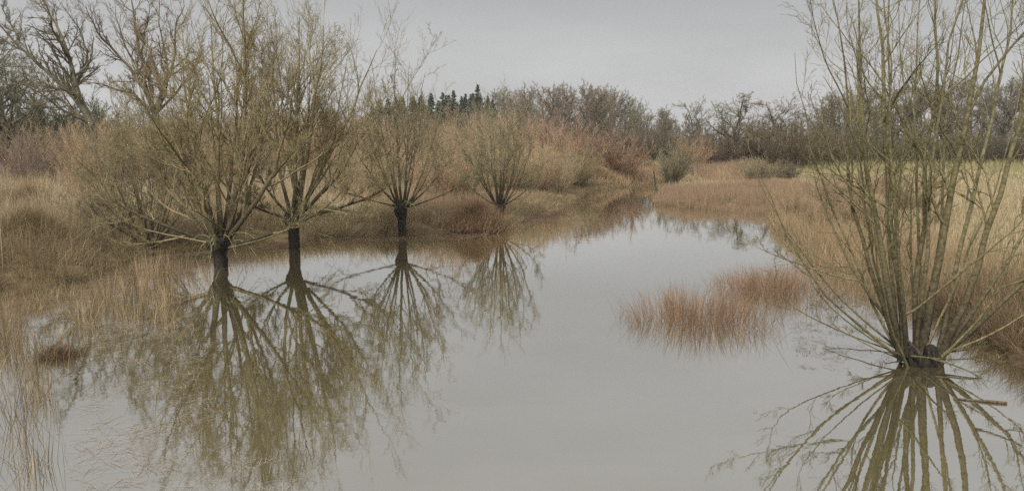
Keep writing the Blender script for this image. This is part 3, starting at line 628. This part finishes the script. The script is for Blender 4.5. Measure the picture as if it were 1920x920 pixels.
# named mid-distance shrubs
put(DB[0], 1052, 74, 228, 'reddish purple', 'large domed purplish red shrub left of the orange rounded one', 'shrub', wide=1.5)
put(DB[1], 1100, 80, 262, 'rust brown', 'rust brown shrub between the purplish dome and the orange rounded shrub', 'shrub', wide=1.1)
put(DB[0], 1165, 72, 248, 'rust brown', 'rounded orange brown shrub on the far bank at the end of the water', 'shrub', wide=1.15, col=(.38, .26, .17))
put(DB[1], 1262, 67, 262, 'olive brown', 'rounded olive shrub with a short dark trunk where the water ends', 'shrub', wide=1.0, col=(.30, .26, .16))
put(DB[0], 1300, 84, 258, 'rust brown', 'reddish shrub just behind the rounded olive shrub', 'shrub', wide=1.0)
put(DB[1], 1010, 60, 262, 'tan', 'tan shrub overhanging the shore right of the fourth willow', 'shrub', wide=.9)
put(SH[1], 1045, 62, 290, 'olive brown', 'small olive shrub at the shore before the purplish dome', 'shrub', wide=1.0)
put(DB[1], 1215, 82, 300, 'grey brown', 'low dark shrub in the gap where the stream disappears', 'shrub', wide=1.2, col=(.10, .075, .05))
# left side thicket, pinkish
for u, Y, vt, cn, lab in [(15, 46, 235, 'reddish purple', 'pinkish leafless shrub at the far left edge'), (85, 50, 245, 'reddish purple', 'pinkish brown shrub under the leaning oak'), (150, 33, 285, 'rust brown', 'small rusty shrub with thin grey stems rising from the left reeds'), (50, 62, 215, 'tan', 'tan shrub behind the pinkish ones at far left'), (180, 58, 235, 'tan', 'tan shrub right of the leaning oak foot')]:
    put(SH[pr.randrange(3)], u, Y, vt, cn, lab, 'shrub', 'pinkish shrubs at far left', 1.1, col=(.38, .29, .24) if cn == 'reddish purple' else None)
# dark ivy-green hedge under the left oaks
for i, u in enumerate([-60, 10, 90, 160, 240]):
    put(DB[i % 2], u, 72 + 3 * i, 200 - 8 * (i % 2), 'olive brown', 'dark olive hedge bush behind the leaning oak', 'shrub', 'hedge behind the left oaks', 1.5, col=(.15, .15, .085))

for i in range(16):
    u = 1440 + 330 * (i + pr.random()) / 16; Y = pr.uniform(26, 50); x = AT(u, 300, Y)[0]
    if shore_dist(np.array([x]), np.array([Y]))[0] < .3: x += 2.5
    k_ = pr.uniform(.85, 1.15); c_ = tuple(q_ * k_ for q_ in (.38, .28, .18))
    SH[i % 3].place(x, Y, pr.uniform(1.0, 2.1), pr.uniform(0, 6.28), c_, 'knee high rusty twiggy shrub on the right bank behind the big willow', 'shrub', 'twiggy shrubs on the right bank', 1.5)
for i in range(9):
    u = 1290 + 18 * i
    put(SH[i % 3], u, pr.uniform(72, 86), pr.uniform(292, 312), None, 'low pinkish brown shrub between the far rush bed and the oak pair', 'shrub', 'shrubs behind the far rush bed', 1.8, col=(.36, .27, .2))
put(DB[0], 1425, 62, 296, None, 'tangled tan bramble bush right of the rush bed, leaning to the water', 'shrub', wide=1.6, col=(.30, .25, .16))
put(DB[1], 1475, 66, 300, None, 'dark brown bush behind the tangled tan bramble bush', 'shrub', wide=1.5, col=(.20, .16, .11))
# --- the two great oaks at left, limbs laid out by hand
def limb_tree(name, seed, u, Y, limbs, color, label, tr, rmin=.007, dens=(15, 9, 7), gn=.15):
    rng = np.random.default_rng(seed); x = AT(u, 300, Y)[0]; O = np.array([x, Y, gz(x, Y)]); root = empty(name, O); tag(root, label, 'tree', 'great oaks at the left')
    Ps, Rs = [], []
    for pts, r0 in limbs:
        q = np.array([AT(a, b, Y + c) - O for a, b, c in pts]); t = np.linspace(0, 1, len(q)); tt = np.linspace(0, 1, 12)
        P = np.stack([np.interp(tt, t, q[:, k]) for k in range(3)], -1); P[1:-1] = (P[:-2] + 2 * P[1:-1] + P[2:]) / 4
        wob = np.cumsum(rng.normal(0, .07, (12, 3)), 0); wob -= wob[0]; P += wob
        Ps.append(P); Rs.append(r0 * .8 * np.interp(tt, [0, .5, 1], [1, .55, .14]))
    q = O * 0; trunk_top = Ps[0][0]
    P0 = np.linspace(np.array([0, 0, -.5]), trunk_top, 8) + np.array([.03, 0, 0]) * np.sin(np.arange(8))[:, None]
    obj('trunk', levels_mesh('trunk', [(P0[None], (tr * np.linspace(1.15, .9, 8))[None], 12, 0)], rng), M_FAR, root, color=color)
    for P, r in zip(Ps, Rs): obj('branch', levels_mesh('branch', [(P[None], r[None], 8, .15)], rng), M_FAR, root, color=color)
    P1, R1 = np.array(Ps), np.array(Rs)
    S, D, l, r = spawn(rng, P1, R1, dens[0], .15, 1.0, R(45), .4, rmin * 2, rr=.55); P2, R2 = grow(rng, S, D, l, r, 7, up=.10, wob=gn, taper=.35)
    S, D, l, r = spawn(rng, P2, R2, dens[1], .1, 1.0, R(42), .5, rmin * 1.3, rr=.6); P3, R3 = grow(rng, S, D, l, r, 5, up=.09, wob=gn, taper=.5)
    S, D, l, r = spawn(rng, P3, R3, dens[2], .1, 1.0, R(42), .5, rmin, rr=.7); P4, R4 = grow(rng, S, D, l, r, 4, up=.06, wob=gn, taper=.6)
    obj('crown', levels_mesh('crown', [(P2, R2, 4, .45), (P3, R3, 3, .8), (P4, R4, 3, 1.)], rng), M_FAR, root, color=color)
T0 = (172, 235, 0)
limb_tree('oak_tree', 71, 182, 46, [
    ([T0, (140, 160, .2), (133, 100, 0), (100, 40, .5), (70, -10, 1)], .24), ([T0, (150, 190, 0), (90, 130, -.5), (35, 70, -1), (-10, 10, -1.5)], .22),
    ([T0, (120, 200, .5), (60, 150, 1), (10, 110, 2)], .13), ([(140, 160, .2), (160, 120, 1), (150, 60, 1.5), (120, 0, 2)], .12),
    ([T0, (110, 205, -1), (70, 170, -1.8), (30, 155, -2.5)], .1), ([(133, 110, 0), (105, 60, -1), (95, 20, -1.5), (60, -30, -2)], .12), ([(35, 75, -1), (15, 40, -.5), (10, 0, 0)], .08)],
    (.23, .205, .13), 'dark bare oak leaning far to the left at the left edge', .27)
T1 = (290, 215, 0)
limb_tree('oak_tree', 72, 292, 52, [
    ([T1, (285, 150, 0), (265, 100, .3), (255, 40, .5), (245, -10, 1)], .24), ([T1, (300, 160, .4), (330, 110, .8), (330, 50, 1), (350, 10, 1.5)], .2),
    ([T1, (262, 150, -.6), (215, 100, -1), (175, 60, -1.5), (160, 10, -2)], .17), ([T1, (310, 170, -.5), (320, 120, -1), (300, 50, -1.5), (300, -20, -2)], .16),
    ([T1, (255, 180, .5), (200, 165, 1), (150, 160, 1.5)], .14), ([T1, (270, 140, 1), (230, 80, 2), (215, 10, 3)], .14), ([T1, (340, 170, 0), (370, 120, .5), (375, 80, 1)], .12),
    ([(265, 100, .3), (285, 60, 0), (280, 0, -.5)], .1)],
    (.25, .19, .13), 'reddish brown bare oak with tangled limbs behind the first willow', .32)
for i, (u, Y, vt) in enumerate([(-50, 62, 60), (15, 70, 90), (60, 76, 130), (-10, 85, 40)]):
    put(OAK[i % 2], u, Y, vt, 'grey brown', ['greyish oak standing behind the leaning oak at far left', 'smaller bare oak showing through the leaning oak', 'low bare oak just behind the leaning oak', 'tall dim oak farthest back at the left edge'][i], 'tree', 'oaks behind the leaning one', 1.0, col=(.24, .23, .15))

# --- conifer tips above the thicket
for i, (u, vt) in enumerate([(u_ + pr.uniform(-6, 6), v_) for u_, v_ in [(742, 186), (762, 184), (780, 188), (794, 186), (806, 180), (828, 176), (842, 183), (853, 175), (868, 178), (872, 182), (886, 176), (902, 168), (914, 183), (728, 192), (818, 190), (860, 190), (893, 188), (752, 194), (702, 196), (714, 194), (772, 190), (836, 188), (848, 190), (880, 186), (908, 190), (920, 192), (786, 192), (812, 192)]]):
    put(CO[i % 2], u, 165 + pr.uniform(-6, 14), vt - pr.uniform(-2, 8), 'olive brown', 'dark green conifer tip in the row above the thicket', 'tree', 'row of dark conifers beyond the thicket', pr.uniform(1.0, 1.5))
# --- far wood behind the end of the water
WV_U = [560, 640, 720, 820, 930, 960, 1000, 1050, 1100, 1140, 1170, 1200, 1240]
WV_V = [205, 208, 212, 206, 174, 160, 158, 153, 151, 160, 174, 188, 202]
for i in range(72):
    row = i % 3; u = 560 + (1250 - 560) * ((i // 3) + pr.random()) / 24; vt = np.interp(u, WV_U, WV_V) + pr.uniform(-4, 10) + (0, 4, 16)[row]; Y = (185, 168, 148)[row] + pr.uniform(-7, 7)
    cn = pr.choice(['a', 'b', 'c']); col = {'a': (.30, .26, .19), 'b': (.24, .23, .15), 'c': (.32, .24, .17)}[cn]
    lab = {'a': 'grey brown', 'b': 'dim olive', 'c': 'reddish brown'}[cn]; zone = 'behind the conifer row' if u < 930 else 'in the far wood beyond the purplish shrub' if u < 1120 else 'at the right end of the far wood'
    put(pr.choice(TR), u, Y, vt, None, f'{lab} bare tree {zone}', 'tree', 'bare trees of the far wood', pr.uniform(.9, 1.3), col=col)
for i in range(26):
    u = 900 + 360 * (i + pr.random()) / 26
    put(DB[i % 2], u, pr.uniform(120, 140), pr.uniform(235, 262), None, 'dark undergrowth bush at the foot of the far wood', 'shrub', 'undergrowth at the foot of the far wood', 1.5, col=(.19, .16, .11))
# --- trees right of the stream
put(OAK[0], 1295, 118, 186, None, 'airy bare tree behind the olive and reddish round shrubs', 'tree', wide=.95, col=(.30, .26, .18))
put(OAK[1], 1372, 105, 176, None, 'broad bare oak with thick dark trunk on the far meadow, left of the pair', 'tree', wide=1.25, col=(.27, .225, .15))
put(OAK[0], 1450, 98, 182, None, 'broad bare oak with dense dark lower crown, right one of the pair', 'tree', wide=1.35, col=(.27, .225, .15))
put(TR[1], 1240, 122, 200, None, 'slender bare tree between the far wood and the airy tree', 'tree', wide=.9, col=(.26, .23, .16))
for i in range(10):
    u = 1300 + 26 * i
    put(DB[i % 2], u, pr.uniform(92, 115), pr.uniform(240, 262) + (12 if u < 1380 else -10), None, 'dark brown bush in the scrub under the pair of oaks', 'shrub', 'scrub under the pair of oaks', 1.5, col=(.20, .155, .10))
for i in range(20):
    u = 1228 + 275 * (i + pr.random()) / 20
    put(pr.choice(TR), u, pr.uniform(150, 172), pr.uniform(222, 240), None, 'grey brown bare tree closing the gap behind the pair of oaks', 'tree', 'trees behind the pair of oaks', pr.uniform(1.0, 1.4), col=(.27, .235, .17))
RV_U = [1490, 1540, 1580, 1640, 1700, 1760, 1830, 1900, 2000]; RV_V = [210, 180, 160, 152, 160, 134, 150, 145, 140]
for i in range(26):
    u = 1495 + 500 * (i + pr.random()) / 26; Y = pr.uniform(120, 150); vt = np.interp(u, RV_U, RV_V) + pr.uniform(-3, 16)
    put(pr.choice(TR + OAK[:1]), u, Y, vt, None, 'grey brown bare tree in the tree line behind the right meadow', 'tree', 'tree line behind the right meadow', pr.uniform(1.0, 1.3), col=(.27, .235, .18))
for i in range(34):
    u = 1440 + 560 * (i + pr.random()) / 34
    put(DB[i % 2], u, pr.uniform(112, 122), pr.uniform(250, 272), None, 'dark hedge bush along the back of the right meadow', 'shrub', 'hedge along the back of the right meadow', 1.6, col=(.18, .15, .10) if i % 3 else (.16, .155, .09))
# far belt closing the horizon everywhere
for i in range(46):
    u = -260 + 2500 * (i + pr.random()) / 46
    if 1240 < u < 1500: vt = 255
    else: vt = 235
    put(pr.choice(TR), u, pr.uniform(215, 245), vt + pr.uniform(-8, 8), None, 'small dim tree on the horizon behind everything', 'tree', 'trees on the horizon', 1.8, col=(.24, .22, .16))

# ------------------------------------------------------------------ small things
def stick(name, pts, r, label, cat, material=M_STICK, twigs=0, seed=1):
    rng = np.random.default_rng(seed); q = np.array(pts, float); O = q[0].copy(); q = q - O; t = np.linspace(0, 1, len(q)); tt = np.linspace(0, 1, 9)
    P = np.stack([np.interp(tt, t, q[:, k]) for k in range(3)], -1); P += rng.normal(0, .006, P.shape)
    lv = [(P[None], (r * np.linspace(1, .55, 9))[None], 8, 0)]
    if twigs:
        S, D, l, rr = spawn(rng, P[None], lv[0][1], twigs, .1, 1, R(45), .2, .003); lv.append((*grow(rng, S, D, l, rr, 4, up=.02), 3, 0))
    return tag(obj(name, levels_mesh(name, lv, rng), material, loc=O), label, cat)
a = G(1790, 748); b = G(1888, 757)
stick('floating_stick', [b + (0, 0, .01), (a + b) / 2 + (0, 0, .015), a + (0, 0, .005)], .022, 'brown stick floating on the water right of the big willow', 'stick')
a = G(1105, 468 - 92); b = G(1118, 388)
c = G(1345, 455); stick('floating_stick', [G(1380, 456), G(1402, 458)], .03, 'pale short stick floating on the water among the reflections of the far oaks', 'stick')
stick('dead_stem', [G(1231, 368) + (0, 0, -.2), AT(1229, 345, 62), AT(1226, 322, 62.5)], .06, 'dark dead stem sticking up from the water before the olive shrub', 'stem', M_TRUNK, 5, 3)
# clump of dark debris at left
c = G(112, 668); n = 900; x = c[0] + rng.normal(0, .16, n); y = c[1] + rng.normal(0, .14, n)
blade_obj('debris_clump', [blades(rng, x, y, x * 0 + .01, rng.uniform(.08, .3, n), np.full(n, .008), 1.2, (.16, .085, .05), BROWN)], 'red brown clump of dead leaves floating beside the corner reeds', 'debris', None, 'thing', (c[0], c[1], 0))
# thin fence posts on the right meadow
def post(u, v_base, v_top, label):
    g = G(u, v_base, .6); top = AT(u, v_top, g[1]); h = top[2] - gz(g[0], g[1])
    K = 6; P = np.stack([np.linspace(0, .03, K), np.zeros(K), np.linspace(-.3, h, K)], -1)
    rad = np.full((1, K), .05); rad[0, -1] = .035
    V, Fq = tubes(P[None], rad, 8)
    tag(obj('fence_post', mesh_from('fence_post', V, Fq), M_POST, loc=(g[0], g[1], gz(g[0], g[1]))), label, 'fence post', 'old posts in the right meadow')
post(1916, 408, 368, 'dark weathered post at the far right edge of the meadow')
post(1812, 385, 352, 'thin grey post standing in the straw behind the big willow')
post(1706, 372, 346, 'short grey post farther back between the willow stems')

# ------------------------------------------------------------------ air
def haze(density):
    import bmesh
    bm = bmesh.new(); bmesh.ops.create_cube(bm, size=1); me = bpy.data.meshes.new('haze'); bm.to_mesh(me); bm.free()
    o = obj('haze', me, None); 
    bpy.context.view_layer.update()
    top = max((q.matrix_world @ Vector(c))[2] for q in SC.objects if q.type == 'MESH' and q is not o for c in q.bound_box) + .5
    o.scale = (3100, 3100, top + 1.7); o.location = (0, 0, (top - 1.7) / 2)
    m = bpy.data.materials.new('haze_air'); m.use_nodes = True; t = m.node_tree; t.nodes.clear()
    ou = t.nodes.new('ShaderNodeOutputMaterial'); pv = t.nodes.new('ShaderNodeVolumePrincipled')
    pv.inputs['Color'].default_value = (1, .985, .96, 1); pv.inputs['Density'].default_value = density
    t.links.new(pv.outputs[0], ou.inputs['Volume']); me.materials.append(m)
    tag(o, 'thin pale winter haze filling the air over the pond', kind='stuff')
HAZE = .0003
if HAZE: haze(HAZE)
